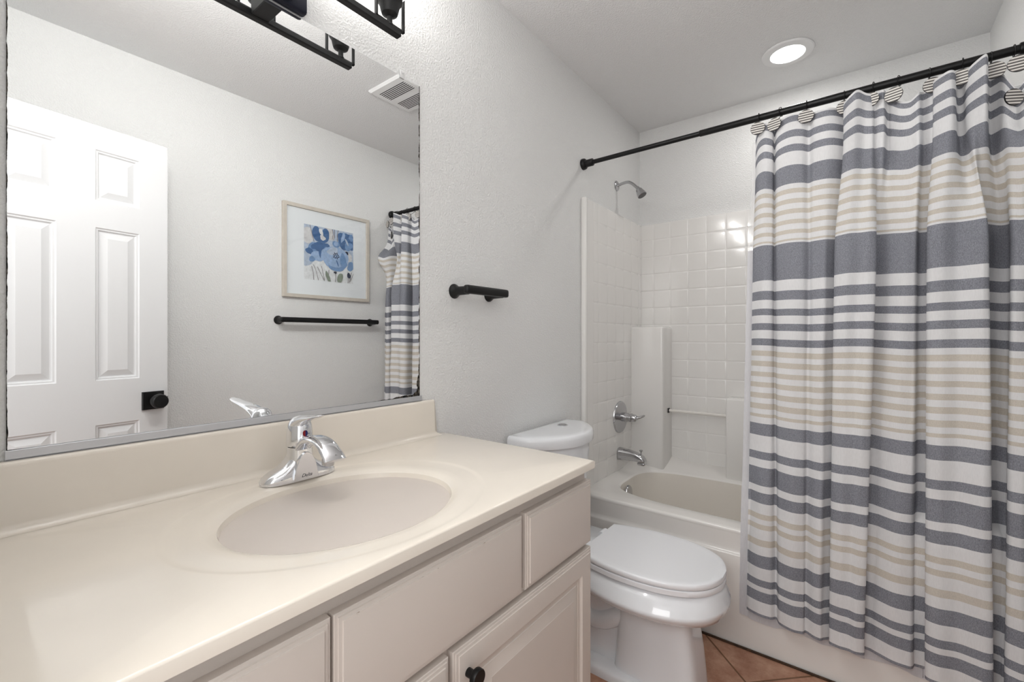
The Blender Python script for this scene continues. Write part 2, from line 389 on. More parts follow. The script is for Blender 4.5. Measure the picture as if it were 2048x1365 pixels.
# ---------------------------------------------------------------- countertop with moulded bowl
ct = thing('countertop', 'cream cultured marble vanity top with an oval bowl moulded into it', 'countertop', (.53, -.28, .88))
CX, CY, CZ = .491, -.306, .901
CX0, CX1, CY0, CY1 = .031, 1.0275, -.556, -.002
def ell(a, b, z, n=96, off=(0, 0)): return [(CX+off[0]+a*math.cos(t), CY+off[1]+b*math.sin(t), z) for t in (2*PI*i/n for i in range(n))]
angs = sorted([math.atan2(y-CY, x-CX) % (2*PI) for x in (CX0, CX1) for y in (CY0, CY1)])
NE = 120
ts = [2*PI*i/NE for i in range(NE)]
for a in angs:                                       # put one spoke exactly through each corner
    k = min(range(NE), key=lambda i: abs(ts[i]-a)); ts[k] = a
def erow(a, b, z, oy=0): 
    return [(CX+math.cos(t)/math.sqrt((math.cos(t)/a)**2+(math.sin(t)/b)**2), CY+oy+math.sin(t)/math.sqrt((math.cos(t)/a)**2+(math.sin(t)/b)**2), z) for t in ts]
def rrow(i, z):
    out = []
    for t in ts:
        c, s_ = math.cos(t), math.sin(t); k = 1e9
        if c > 1e-9: k = min(k, (CX1-i-CX)/c)
        if c < -1e-9: k = min(k, (CX0+i-CX)/c)
        if s_ > 1e-9: k = min(k, (CY1-i-CY)/s_)
        if s_ < -1e-9: k = min(k, (CY0+i-CY)/s_)
        out.append((CX+c*k, CY+s_*k, z))
    return out
A, B = .215, .178
rings = [rrow(0, .8815), rrow(0, .8975), rrow(.0008, .8995), rrow(.0024, .9006), rrow(.0045, .9010),
         erow(.298, .238, .9010), erow(.293, .2335, .9005), erow(.288, .2295, .8995), erow(.282, .224, .8991),
         erow(.252, .206, .8986), erow(.236, .194, .8980), erow(.225, .186, .8958), erow(A, B, .8905)]
tm = MB().loft(rings, cap0=False, cap1=False)
build('counter_slab', tm, M_MARBLE, ct, smooth=50)
br = [erow(A, B, .8905)]
for f, dz in ((.985, .010), (.965, .026), (.93, .050), (.885, .073), (.82, .095), (.72, .113), (.58, .126), (.40, .134), (.22, .137), (.10, .138)): br.append(erow(A*f, B*f, .8905-dz))
build('basin', MB().loft(br, cap0=False, cap1=True), M_MARBLE, ct, smooth=60)
sp = MB()
prof = [(-.002, .9005), (-.036, .9012), (-.0305, .9022), (-.0255, .9050), (-.0218, .9095), (-.0202, .9150), (-.0200, 1.0065), (-.0188, 1.0105), (-.016, 1.0130), (-.012, 1.0138), (-.0035, 1.0140), (-.002, 1.0130)]
xs = [(CX0, 1), (.962, 1), (.972, .995), (.977, .97), (.979, .93)]
rings = []
for x, k in ((CX0, 1), (.965, 1), (.972, .985), (.9765, .95), (.979, .90)):
    q = (x-.965)/.014 if x > .965 else 0
    rings.append([(x+(max(0, (.925-z)/.025)**2*.022 if q > 0 else 0)*q, y*k if y < -.003 else y, .9005+(z-.9005)*(1 if k == 1 else .985+.015*k)) for y, z in prof])
sp.loft(rings); build('backsplash', sp, M_MARBLE, ct, smooth=50)
dr = MB(); dr.lathe([(.021, 0), (.021, .002), (.018, .0032), (.016, .001), (.015, .001), (.0145, .004), (.001, .0055)], (CX, CY, .7526), (0, 0, 1), 28)
build('drain', dr, M_CHROME, ct)

# ---------------------------------------------------------------- faucet
FX, FY, FZ = .503, -.094, .8995
fa = thing('faucet', 'chrome single-lever faucet behind the oval bowl', 'faucet', (FX, FY, FZ))
fb = MB(); rings = []
for i in range(41):
    x = -.083+.166*i/40; u = abs(x)/.083
    w = .0285*math.sqrt(max(1-u**4.2, .0005))+.0015
    h = (.017+.027*(1-u)+.034*math.exp(-(x/.024)**2))*math.sqrt(max(1-u**7, .01))
    wt = w*(1-.12*math.exp(-(x/.03)**2))
    ring = [(FX+x, FY-w, FZ), (FX+x, FY-w, FZ+min(.004, h*.4))]
    for k in range(1, 16):
        a = PI*k/16; e = .62
        cc = math.cos(a); ss = math.sin(a)
        ring.append((FX+x, FY-wt*math.copysign(abs(cc)**e, cc), FZ+min(.004, h*.4)+(h-min(.004, h*.4))*ss**.8))
    ring += [(FX+x, FY+w, FZ+min(.004, h*.4)), (FX+x, FY+w, FZ)]
    rings.append(ring)
fb.loft(rings); fbase = build('faucet_base', fb, M_CHROME, fa, smooth=50)
nk = MB(); nk.lathe([(.0275, .035), (.0262, .055), (.0262, .0715)], (FX, FY-.004, FZ), (0, 0, 1), 40); build('faucet_body', nk, M_CHROME, fa)
spt = MB(); rings = []
path = catmull([(-.085, .935), (-.110, .964), (-.140, .986), (-.172, .9935), (-.204, .988), (-.230, .972), (-.242, .9605)], 5)
nP = len(path)
for i, (y, z) in enumerate(path):
    a = path[min(i+1, nP-1)]; b = path[max(i-1, 0)]; t = Vector((0, a[0]-b[0], a[1]-b[1])).normalized(); nrm = Vector((0, t.z, -t.y))
    u = i/(nP-1); hw = .0185+.006*u; th = .014-.0085*u
    ring = []
    for k in range(20):
        c, s_ = math.cos(2*PI*k/20), math.sin(2*PI*k/20)
        ring.append(Vector((FX, y, z))+Vector((hw*math.copysign(abs(c)**.88, c), 0, 0))+nrm*(th*(math.copysign(abs(s_)**.9, s_))*(1 if s_ > 0 else .62)))
    rings.append(ring)
spt.loft(rings); build('spout', spt, M_CHROME, fa, smooth=50)
ae = MB(); ae.lathe([(.0125, 0), (.0125, -.012), (.011, -.013), (.001, -.012)], (FX, -.2165, .9615), (0, -.18, 1), 24); build('aerator', ae, M_CHROME2, fa)
pl = MB(); out = []
for t in [i/14 for i in range(15)]:
    out.append((-.026+.0*t, t))
pts = [(-.0275, 0), (.0275, 0), (.0265, .012), (.0235, .026), (.019, .040), (.0125, .052), (.0055, .0585), (0, .060), (-.0055, .0585), (-.0125, .052), (-.019, .040), (-.0235, .026), (-.0265, .012)]
def pp(x, z, off): return (FX+x, FY-.0295-.004-off-.02*max(0, (z-.01))*0.6, FZ+.002+z)
pl.loft([[pp(x*1.0, z, -.012) for x, z in pts], [pp(x, z, 0) for x, z in pts], [pp(x*.95, z*.97+.0008, .0012) for x, z in pts]])
pan = build('front_panel', pl, M_CHROME, fa, smooth=30)
def text_mesh(txt, size, ext):
    cu = bpy.data.curves.new('letters', 'FONT'); cu.body = txt; cu.size = size; cu.extrude = ext; cu.align_x = 'CENTER'; cu.shear = .35
    o = bpy.data.objects.new('letters', cu); COL.objects.link(o)
    dg = bpy.context.evaluated_depsgraph_get(); me = bpy.data.meshes.new_from_object(o.evaluated_get(dg))
    bpy.data.objects.remove(o); return me
tme = text_mesh('Delta', .0105, .0003)
lt = MB(); vs = [(FX+v.co.x, pp(0, .010+v.co.y, .0014+v.co.z)[1], FZ+.0085+v.co.y) for v in tme.vertices]
lt.add(vs, [tuple(p.vertices) for p in tme.polygons]); build('lettering', lt, M_ENGR, pan, smooth=0, label='small engraved script lettering')
hd = MB(); hd.lathe([(.0245, .0722), (.0268, .0735), (.0272, .085), (.0268, .102), (.0248, .116), (.0205, .1275), (.014, .1345), (.006, .1375), (.0008, .138)], (FX, FY-.004, FZ), (0, 0, 1), 40)
hdo = build('handle_hub', hd, M_CHROME, fa, smooth=60)
lv = MB(); rings = []
lp = catmull([(-.086, 1.006), (-.106, 1.022), (-.134, 1.034), (-.166, 1.041), (-.198, 1.047), (-.223, 1.0535)], 4)
for i, (y, z) in enumerate(lp):
    u = i/(len(lp)-1); hw = (.0215-.009*u)*(1 if u < .8 else math.sqrt(max(.03, 1-((u-.8)/.2)**2.2))); th = .015*(1-u)**1.3+.0016
    x = FX-.020*u
    rings.append([(x+hw*math.cos(2*PI*k/16), y, z+th*math.sin(2*PI*k/16)) for k in range(16)])
lv.loft(rings); build('lever', lv, M_CHROME, fa, smooth=60)
for nm, mt, dx in (('hot_mark', M_RED, -1), ('cold_mark', M_BLUE, 1)):
    q = MB(); a0 = -PI*.62; pts = []
    for k in range(13):
        a = PI/2+dx*PI*k/12*-1 if dx > 0 else PI/2+PI*k/12
        pts.append((.0055*math.cos(a), .0068*math.sin(a)))
    cen = Vector((FX, FY-.004, FZ+.102)); rad = .0274; base = -PI/2-.05
    ring = [cen+Vector((rad*math.cos(base+px/rad), rad*math.sin(base+px/rad), pz)) for px, pz in pts]
    q.add([p for p in ring], [tuple(range(len(ring)))]); ring2 = [p*1 for p in ring]
    build(nm, q, mt, hdo, smooth=0)

# ---------------------------------------------------------------- vanity light above the mirror
vl = thing('vanity_light', 'dark metal three-lamp vanity light on the wall above the mirror', 'wall light', (.50, 0, 2.05))
build('back_plate', MB().box(.436, .561, -.024, -.0005, 1.9965, 2.115, .006, 2), M_NAVY, vl)
build('bracket_arm', MB().box(.483, .525, -.112, -.022, 2.010, 2.052, .002, 1), M_IRON, vl)
build('crossbar', MB().box(.236, .762, -.128, -.108, 2.006, 2.024, .003, 1), M_IRON, vl)
for cx in (.27, .50, .73):
    fr = MB(); w = .0055
    x0, x1, z0, z1, y0, y1 = cx-.045, cx+.045, 2.024, 2.128, -.1245, -.1155
    fr.box(x0, x0+w, y0, y1, z0, z1, .0008, 1); fr.box(x1-w, x1, y0, y1, z0, z1, .0008, 1); fr.box(x0, x1, y0, y1, z0, z0+w, .0008, 1); fr.box(x0, x1, y0, y1, z1-w, z1, .0008, 1)
    build('socket_frame', fr, M_IRON, vl)
    cp = MB(); cp.lathe([(.0095, .024), (.0095, .028), (.007, .030), (.007, .046), (.012, .048), (.020, .053), (.0225, .060), (.0255, .074), (.030, .082), (.033, .086), (.033, .098), (.030, .100), (.001, .101)], (cx, -.118, 2.0), (0, 0, 1), 32)
    build('lamp_socket', cp, M_IRON, vl)
    sh = MB(); sh.lathe([(.001, .101), (.036, .102), (.044, .112), (.056, .18), (.060, .225), (.057, .225), (.053, .18), (.041, .114), (.001, .106)], (cx, -.118, 2.0), (0, 0, 1), 32)
    build('glass_shade', sh, M_SHADE, vl)
    pl_d = bpy.data.lights.new('vanity_bulb', 'POINT'); pl_d.energy = BULB_POWER; pl_d.color = (1, .985, .965); pl_d.shadow_soft_size = .035
    po = bpy.data.objects.new('vanity_bulb', pl_d); COL.objects.link(po); po.location = (cx, -.118, 2.262)
    area('vanity_lamp', (cx, -.185, 2.185), (-PI/2+.2, 0, 0), .10, .11, SHADE_POWER, (1, .985, .965), 'DISK')       # the room side of the frosted shade

# ---------------------------------------------------------------- towel holder by the mirror
th = thing('hand_towel_bar', 'short black towel bar on the left wall beside the mirror', 'towel bar', (1.18, 0, 1.37))
def post(cx, z, sgn):
    p = MB(); p.lathe([(.0245, 0), (.0245, .003), (.0215, .008), (.0165, .015), (.0148, .025), (.0138, .060)], (cx, sgn*.0, z), (0, -sgn, 0), 32); return p
pm = MB(); pm.lathe([(.0250, .0005), (.0250, .003), (.0215, .009), (.0165, .016), (.0150, .026), (.0142, .066)], (1.083, 0, 1.3675), (0, -1, 0), 32); build('post', pm, M_BLACK, th)
pm = MB(); pm.lathe([(.0250, .0005), (.0250, .003), (.0215, .009), (.0165, .016), (.0150, .026), (.0142, .066)], (1.262, 0, 1.3675), (0, -1, 0), 32); build('post', pm, M_BLACK, th)
bb = MB(); rings = []
for x, k in ((1.062, .2), (1.0635, .7), (1.067, .95), (1.073, 1), (1.272, 1), (1.2785, .95), (1.282, .7), (1.2835, .2)):
    rings.append([(x, -.071+k*.0115*math.copysign(abs(math.cos(a))**.6, math.cos(a)), 1.3695+k*.0145*math.copysign(abs(math.sin(a))**.6, math.sin(a))) for a in (2*PI*i/20 for i in range(20))])
bb.loft(rings); build('bar', bb, M_BLACK, th, smooth=50)

# ---------------------------------------------------------------- toilet
TX = 1.583
to = thing('toilet', 'white two-piece toilet between the vanity and the tub', 'toilet', (TX, -.40, 0))
EGG = [(-.285, .150), (-.33, .166), (-.39, .180), (-.45, .187), (-.51, .187), (-.57, .180), (-.62, .166), (-.66, .147), (-.69, .124), (-.713, .096), (-.729, .062), (-.738, .028)]
def egg(sc=1.0, z=0, inset=0.0, back=None, dy=0.0, n=4):
    P = catmull(EGG, n); L = []; R = []
    for y, w in P:
        ww = max(w*sc-inset, .002)
        L.append((TX-ww, y+dy, z)); R.append((TX+ww, y+dy, z))
    tipy = -.741+dy+inset
    L = [(x, max(y, tipy), z) for x, y, z in L]; R = [(x, max(y, tipy), z) for x, y, z in R]
    if back is not None: L[0] = (L[0][0], back, z); R[0] = (R[0][0], back, z)
    return L+[(TX, tipy, z)]+R[::-1]
def eggs(rs): return [egg(**r) for r in rs]
lid = MB().loft(eggs([dict(z=.4215, inset=.002), dict(z=.424, inset=0), dict(z=.434, inset=0), dict(z=.4385, inset=.003), dict(z=.440, inset=.009), dict(z=.4402, inset=.03)])); build('toilet_lid', lid, M_SEAT, to, smooth=45)
seat = MB().loft(eggs([dict(z=.3990, inset=.004), dict(z=.4015, inset=.001), dict(z=.4160, inset=.001), dict(z=.4185, inset=.004)])); build('toilet_seat', seat, M_SEAT, to, smooth=45)
for sx in (-.07, .07):
    hg = MB(); hg.lathe([(.012, -.022), (.013, -.018), (.013, .018), (.012, .022)], (TX+sx, -.272, .424), (1, 0, 0), 20); build('hinge', hg, M_SEAT, to)
# bowl: flared rim, hollowed underside, pedestal with a flat flank
def blend(r1, r2, k): return [tuple(a*(1-k)+b*k for a, b in zip(p, q)) for p, q in zip(r1, r2)]
NB = len(egg())
def foot(z, hw, y0, y1, e=.55):
    """pedestal section with as many points as an egg ring"""
    out = []; cy, hy = (y0+y1)/2, (y0-y1)/2
    for i in range(NB):
        a = PI/2+.35+(2*PI-.70)*i/(NB-1)
        c, s_ = math.cos(a), math.sin(a)
        out.append((TX+hw*math.copysign(abs(c)**e, c), cy+hy*math.copysign(abs(s_)**e, s_), z))
    return out
rs = [foot(.000, .104, -.38, -.672, .36), foot(.012, .103, -.38, -.671, .36), foot(.06, .099, -.385, -.668, .36), foot(.14, .094, -.39, -.660, .36), foot(.215, .092, -.395, -.648, .38), foot(.262, .094, -.40, -.642, .42), foot(.274, .100, -.40, -.645, .5),
      blend(foot(.284, .12, -.38, -.655, .6), egg(1.0, .284, .045), .6), egg(1.04, .306, .010, dy=-.002), egg(1.10, .325, 0.000, dy=-.008), egg(1.125, .334, 0, dy=-.011), egg(1.135, .3405, 0, dy=-.0125), egg(1.12, .347, 0, dy=-.012),
      egg(1.02, .372, 0, dy=-.002), egg(.955, .388, .004), egg(.94, .3965, .010), egg(.92, .3985, .020), egg(.5, .3988, .09)]
build('toilet_bowl', MB().loft(rs), M_PORC, to, smooth=60)
# rear body under the tank, with the trapway bulge
rb = MB(); rings = []
for z, hw, y0, y1 in ((0, .070, -.09, -.42), (.02, .068, -.09, -.42), (.10, .062, -.085, -.42), (.20, .066, -.07, -.42), (.27, .085, -.05, -.42), (.32, .120, -.04, -.40), (.36, .150, -.035, -.34), (.392, .165, -.03, -.32), (.397, .162, -.033, -.318)):
    rings.append([(TX+hw*math.copysign(abs(math.cos(a))**.5, math.cos(a)), (y0+y1)/2+(y0-y1)/2*math.copysign(abs(math.sin(a))**.5, math.sin(a)), z) for a in (2*PI*i/40 for i in range(40))])
rb.loft(rings); build('rear_base', rb, M_PORC, to, smooth=60)
tw = MB()
for s_ in (-1, 1):
    pts = catmull([(TX+s_*.04, -.45, .255), (TX+s_*.052, -.39, .20), (TX+s_*.056, -.33, .165), (TX+s_*.056, -.27, .165), (TX+s_*.054, -.20, .21), (TX+s_*.05, -.14, .25)], 6)
    tw.tube(pts, .034, 18)
build('trapway', tw, M_PORC, to, smooth=60)
fp = MB(); rings = []
for z, k in ((0, 1), (.022, 1), (.030, .96), (.036, .85)):
    rings.append([(TX+.128*k*math.copysign(abs(math.cos(a))**.5, math.cos(a)), -.385+.215*k*math.copysign(abs(math.sin(a))**.5, math.sin(a)), z) for a in (2*PI*i/40 for i in range(40))])
fp.loft(rings); build('foot_flange', fp, M_PORC, to, smooth=50)
# tank and lid, D-shaped in plan
def dshape(x0, x1, yb, ys, yf, z, e=1.0, n=25):
    pts = [(x1, yb, z), (x0, yb, z)]
    cx, hw = (x0+x1)/2, (x1-x0)/2
    for i in range(n):
        u = -1+2*i/(n-1); pts.append((cx+hw*u, ys+(yf-ys)*(1-abs(u)**2.3), z))
    return pts
def dr_(z, i): return dshape(1.350+i, 1.814-i, -.018-i*.3, -.105+i, -.232+i, z)
tl = MB().loft([dr_(.786, .010), dr_(.788, .003), dr_(.793, .001), dr_(.817, 0), dr_(.826, .002), dr_(.8315, .006), dr_(.834, .013), dr_(.835, .03), dr_(.8352, .06)])
build('tank_lid', tl, M_PORC, to, smooth=40)
def tk(z, i): return dshape(1.374+i, 1.794-i, -.024, -.100+i*.5, -.214+i*.8, z)
tb = MB().loft([tk(.396, .050), tk(.402, .036), tk(.42, .030), tk(.60, .014), tk(.74, .002), tk(.787, 0)]); build('tank', tb, M_PORC, to, smooth=40)
fbm = MB(); fbm.lathe([(.0225, -.001), (.0225, .003), (.0205, .0045), (.0195, .0035), (.001, .0042)], (1.645, -.086, .8352), (0, 0, 1), 32)
fbo = build('flush_button', fbm, M_CHROME, to, label='round chrome dual flush button')
fh = MB(); fh.lathe([(.0172, .004), (.0172, .0056), (.016, .0062), (.001, .0062)], (1.645, -.086, .8352), (0, 0, 1), 28); build('button_half', fh, M_CHROME2, fbo)

# ---------------------------------------------------------------- bathtub
X0, X1, Y0, Y1 = 1.942, 2.704, -1.514, -.006
tub = thing('bathtub', 'white one-piece bathtub with moulded tile surround behind the striped curtain', 'bathtub', ((X0+X1)/2, -.76, 0))
TCX, TCY = 2.304, -.755
NT = 144
tts = [2*PI*i/NT for i in range(NT)]
def lim(t, x0, x1, y0, y1):
    c, s_ = math.cos(t), math.sin(t); k = 1e9
    if c > 1e-9: k = min(k, (x1-TCX)/c)
    if c < -1e-9: k = min(k, (x0-TCX)/c)
    if s_ > 1e-9: k = min(k, (y1-TCY)/s_)
    if s_ < -1e-9: k = min(k, (y0-TCY)/s_)
    return k
for x in (X0, X1):
    for y in (Y0, Y1):
        a = math.atan2(y-TCY, x-TCX) % (2*PI); k = min(range(NT), key=lambda i: abs(tts[i]-a)); tts[k] = a
def trect(i, zf):
    out = []
    for t in tts:
        k = lim(t, X0+i, X1-i, Y0+i, Y1-i); x, y = TCX+k*math.cos(t), TCY+k*math.sin(t)
        out.append((x, y, zf(x, y) if callable(zf) else zf))
    return out
def tsup(ax0, ax1, ay0, ay1, z, e):
    """rounded rectangle by superellipse of exponent e, in polar form"""
    cx, cy, hx, hy = (ax0+ax1)/2, (ay0+ay1)/2, (ax1-ax0)/2, (ay1-ay0)/2; out = []
    for t in tts:
        c, s_ = math.cos(t), math.sin(t); r = (abs(c/hx)**e+abs(s_/hy)**e)**(-1/e); out.append((cx+r*c, cy+r*s_, z))
    return out
def rise(x, y): return .452+max(0, 1-math.hypot(x-2.70, y)/.30)*.045+max(0, (x-2.56)/.144)**1.5*.046+max(0, (y+.10)/.094)**1.5*.018
rim = MB().loft([trect(.012, .432), trect(.0045, .434), trect(.003, .440), trect(.0045, .4465), trect(.009, lambda x, y: max(.4510, rise(x, y)-.003)), trect(.016, rise), [(x, y, rise(x, y)) for x, y, z in blend(trect(.016, 0), tsup(2.040, 2.568, -1.41, -.100, 0, 6), .5)],
                 [(x, y, max(.4525, rise(x, y))) for x, y, z in tsup(2.036, 2.572, -1.414, -.096, .4525, 4.2)], tsup(2.041, 2.566, -1.409, -.101, .4505, 4.2), tsup(2.045, 2.562, -1.404, -.106, .4450, 4.2)], cap0=False, cap1=False)
build('tub_rim', rim, M_TUB, tub, smooth=50)
ins = MB().loft([tsup(2.045, 2.562, -1.404, -.106, .4450, 4.2), tsup(2.052, 2.556, -1.395, -.116, .40, 4.2), tsup(2.068, 2.542, -1.365, -.142, .25, 4.2), tsup(2.085, 2.526, -1.335, -.165, .14, 4.1), tsup(2.105, 2.505, -1.31, -.190, .10, 4), tsup(2.15, 2.46, -1.26, -.24, .082, 3.5), tsup(2.25, 2.36, -1.1, -.40, .078, 3)], cap0=False)
build('tub_basin', ins, M_TUBIN, tub, smooth=60)
ap = MB()
prof = [(1.9470, .436), (1.9490, .40), (1.9490, .372), (1.9465, .3605), (1.9415, .3560), (1.9370, .3535), (1.9352, .349), (1.9356, .30), (1.9385, .0), (1.96, .0), (1.975, .432)]
ap.loft([[(x, y, z) for x, z in prof] for y in (-1.514, -.006)]); build('tub_apron', ap, M_TUB, tub, smooth=40)
ovm = MB(); dv = Vector((0, -1, .12)).normalized(); ovm.lathe([(.0365, 0), (.0365, .004), (.034, .008), (.022, .0115), (.001, .0125)], (2.245, -.125, .395), dv, 36)
ovm.lathe([(.004, .012), (.004, .014), (.001, .0142)], (2.250, -.125, .380), dv, 10)
tag(build('overflow_plate', ovm, M_CHROME2), 'round chrome overflow plate inside the end of the tub', 'overflow plate')

# ---------------------------------------------------------------- shower surround
su = tub
def tiles(m, o, u, v, w, us_, vs_, g=.0022, h=.0018):
    o, u, v, w = Vector(o), Vector(u), Vector(v), Vector(w)
    for a, b in zip(us_[:-1], us_[1:]):
        for c, d in zip(vs_[:-1], vs_[1:]):
            R = []
            for i, k in ((0, .0004), (g*.55, .0004), (g*1.1, h*.6), (g*2.0, h*.95), (g*3.2, h)):
                R.append([o+u*p+v*q+w*k for p, q in ((a+i, c+i), (b-i, c+i), (b-i, d-i), (a+i, d-i))])
            m.loft(R, cap0=False)
zt = [.465]+[.561+.1035*i for i in range(13)]
zt[-1] = 1.815; zt = [z for z in zt if z < 1.81]+[1.8035, 1.900]
zt = sorted(set(round(z, 4) for z in zt))
zz = []
for z in zt:
    if not zz or z-zz[-1] > .03: zz.append(z)
zt = zz
lp_ = MB(); lp_.box(1.978, 2.704, -.018, -.0008, .44, 1.900, .001, 1); lp_.box(1.959, 1.982, -.027, -.0006, .440, 1.9015, .004, 2)
lp_.box(1.978, 2.054, -.0205, -.010, .44, 1.899, .002, 1)
tiles(lp_, (0, -.018, 0), (1, 0, 0), (0, 0, 1), (0, -1, 0), [2.056, 2.107, 2.2137, 2.3204, 2.427, 2.5337, 2.640, 2.690], zt)
build('left_panel', lp_, M_FIB, su, smooth=30)
bp_ = MB(); bp_.box(2.692, 2.7085, -1.514, -.004, .44, 1.900, .001, 1)
tiles(bp_, (2.692, 0, 0), (0, -1, 0), (0, 0, 1), (-1, 0, 0), [.012, .096]+[.096+.1018*i for i in range(1, 14)]+[1.505], zt)
build('back_panel', bp_, M_FIB, su, smooth=30)
rp_ = MB(); rp_.box(1.978, 2.704, -1.5192, -1.502, .44, 1.900, .001, 1); rp_.box(1.959, 1.982, -1.5194, -1.493, .44, 1.9015, .004, 2)
tiles(rp_, (0, -1.502, 0), (1, 0, 0), (0, 0, 1), (0, 1, 0), [2.056, 2.107, 2.2137, 2.3204, 2.427, 2.5337, 2.640, 2.690], zt)
build('right_panel', rp_, M_FIB, su, smooth=30)
def softbox(x0, x1, y0, y1, z0, z1, b): return MB().box(x0, x1, y0, y1, z0, z1, b, 3)
build('corner_column', softbox(2.536, 2.700, -.206, -.010, .452, 1.272, .012), M_FIB, su, smooth=60)
build('soap_ledge', softbox(2.590, 2.700, -1.510, -.522, .430, .886, .012), M_FIB, su, smooth=60)
sb = MB().tube([(2.622, -.200, .786), (2.622, -.530, .786)], .0085, 18); sbo = build('grab_bar', sb, M_SOAPBAR, su)
bc = MB().box(2.612, 2.632, -.215, -.2075, .773, .799, .001, 1); build('bar_end_cap', bc, M_BLACK, sbo, label='black end of the soap bar')

# ---------------------------------------------------------------- shower head, valve, spout
sh = thing('wall_shower', 'chrome shower head on a bent arm high on the left tub wall', 'shower head', (2.371, 0, 2.068))
fl = MB(); fl.lathe([(.0285, .0006), (.0285, .003), (.024, .007), (.012, .010), (.010, .014)], (2.371, 0, 2.068), (0, -1, 0), 32); build('flange', fl, M_CHROME2, sh)
arm = catmull([(2.371, -.004, 2.066), (2.371, -.035, 2.074), (2.371, -.068, 2.075), (2.371, -.092, 2.062), (2.371, -.112, 2.043), (2.371, -.124, 2.031)], 6)
build('shower_arm', MB().tube(arm, .0082, 18), M_CHROME2, sh, smooth=60)
hv = Vector((0, -.50, -.87)).normalized(); hm = MB(); hm.lathe([(.0095, -.004), (.0105, 0), (.0105, .007), (.014, .010), (.017, .014), (.0255, .046), (.026, .053), (.0245, .0545)], (2.371, -.124, 2.032), hv, 32)
ho = build('spray_head', hm, M_CHROME2, sh)
fcm = MB(); fcm.lathe([(.0235, .0545), (.0235, .0552), (.001, .0555)], (2.371, -.124, 2.032), hv, 32); build('spray_face', fcm, mat('spray_face_grey', (88, 88, 90), .5), ho, label='dark grey spray face')
va = thing('shower_valve', 'chrome shower valve with lever on the left tub wall above the spout', 'faucet', (2.374, -.02, .762))
vm = MB(); vm.lathe([(.0895, .0004), (.0895, .003), (.086, .008), (.070, .0115), (.040, .0135), (.034, .016)], (2.374, -.0185, .762), (0, -1, 0), 48); build('escutcheon', vm, M_CHROME2, va)
vs_ = MB(); vs_.lathe([(.0255, .010), (.0255, .052), (.0225, .054), (.0225, .062), (.0245, .064), (.0245, .072), (.0205, .076), (.0195, .092), (.014, .100), (.001, .102)], (2.374, -.0185, .764), (0, -1, 0), 32); vo = build('valve_stem', vs_, M_CHROME2, va)
lv = MB(); rings = []
for u, hw, ht, dx, dz in ((0, .010, .012, 0, 0), (.25, .012, .010, .003, .001), (.5, .013, .0085, .010, .003), (.75, .014, .0075, .018, .007), (.95, .015, .0070, .024, .012), (1, .013, .005, .026, .013)):
    y = -.098-.052*u; rings.append([(2.374+dx+hw*math.cos(2*PI*k/16), y, .764+dz+ht*math.sin(2*PI*k/16)) for k in range(16)])
lv.loft(rings); build('lever', lv, M_CHROME2, va, smooth=60)
ts_ = thing('tub_spout', 'chrome tub spout with a pull-up diverter below the shower valve', 'faucet', (2.361, -.02, .56))
sm = MB(); rings = []
for y, zt_, zb, hw in ((-.0185, .592, .528, .030), (-.021, .5945, .526, .032), (-.030, .594, .527, .031), (-.075, .590, .529, .028), (-.115, .583, .532, .0265), (-.140, .576, .528, .0255), (-.158, .566, .527, .0245), (-.169, .553, .527, .022), (-.173, .543, .528, .019)):
    cz, hz = (zt_+zb)/2, (zt_-zb)/2
    rings.append([(2.361+hw*math.copysign(abs(math.cos(a))**.7, math.cos(a)), y, cz+hz*math.copysign(abs(math.sin(a))**.7, math.sin(a))) for a in (2*PI*k/24 for k in range(24))])
sm.loft(rings); sm.box(2.343, 2.379, -.172, -.132, .516, .530, .004, 2); build('spout_body', sm, M_CHROME2, ts_, smooth=50)
dm_ = MB(); dm_.lathe([(.0035, 0), (.0035, .014), (.0085, .018), (.009, .022), (.007, .0245), (.001, .025)], (2.361, -.148, .573), (0, 0, 1), 20); build('diverter_knob', dm_, M_CHROME2, ts_)

# ---------------------------------------------------------------- curtain rod, hooks, curtain, liner
RX, RZ = 1.978, 2.069
ro = thing('curtain_rod', 'black tension shower curtain rod across the tub alcove', 'curtain rod', (RX, -.76, RZ))
build('inner_tube', MB().lathe([(.0105, .018), (.0105, .60)], (RX, 0, RZ), (0, -1, 0), 24), M_BLACK, ro)
build('outer_tube', MB().lathe([(.0118, .555), (.0132, .557), (.0132, 1.502)], (RX, 0, RZ), (0, -1, 0), 24), M_BLACK, ro)
pf = [(.027, .0004), (.0272, .006), (.026, .014), (.022, .019), (.0175, .021), (.0175, .055), (.0165, .057), (.012, .0575)]
build('end_flange', MB().lathe(pf, (RX, 0, RZ), (0, -1, 0), 32), M_BLACK, ro)
build('end_flange', MB().lathe(pf, (RX, -WR, RZ), (0, 1, 0), 32), M_BLACK, ro)

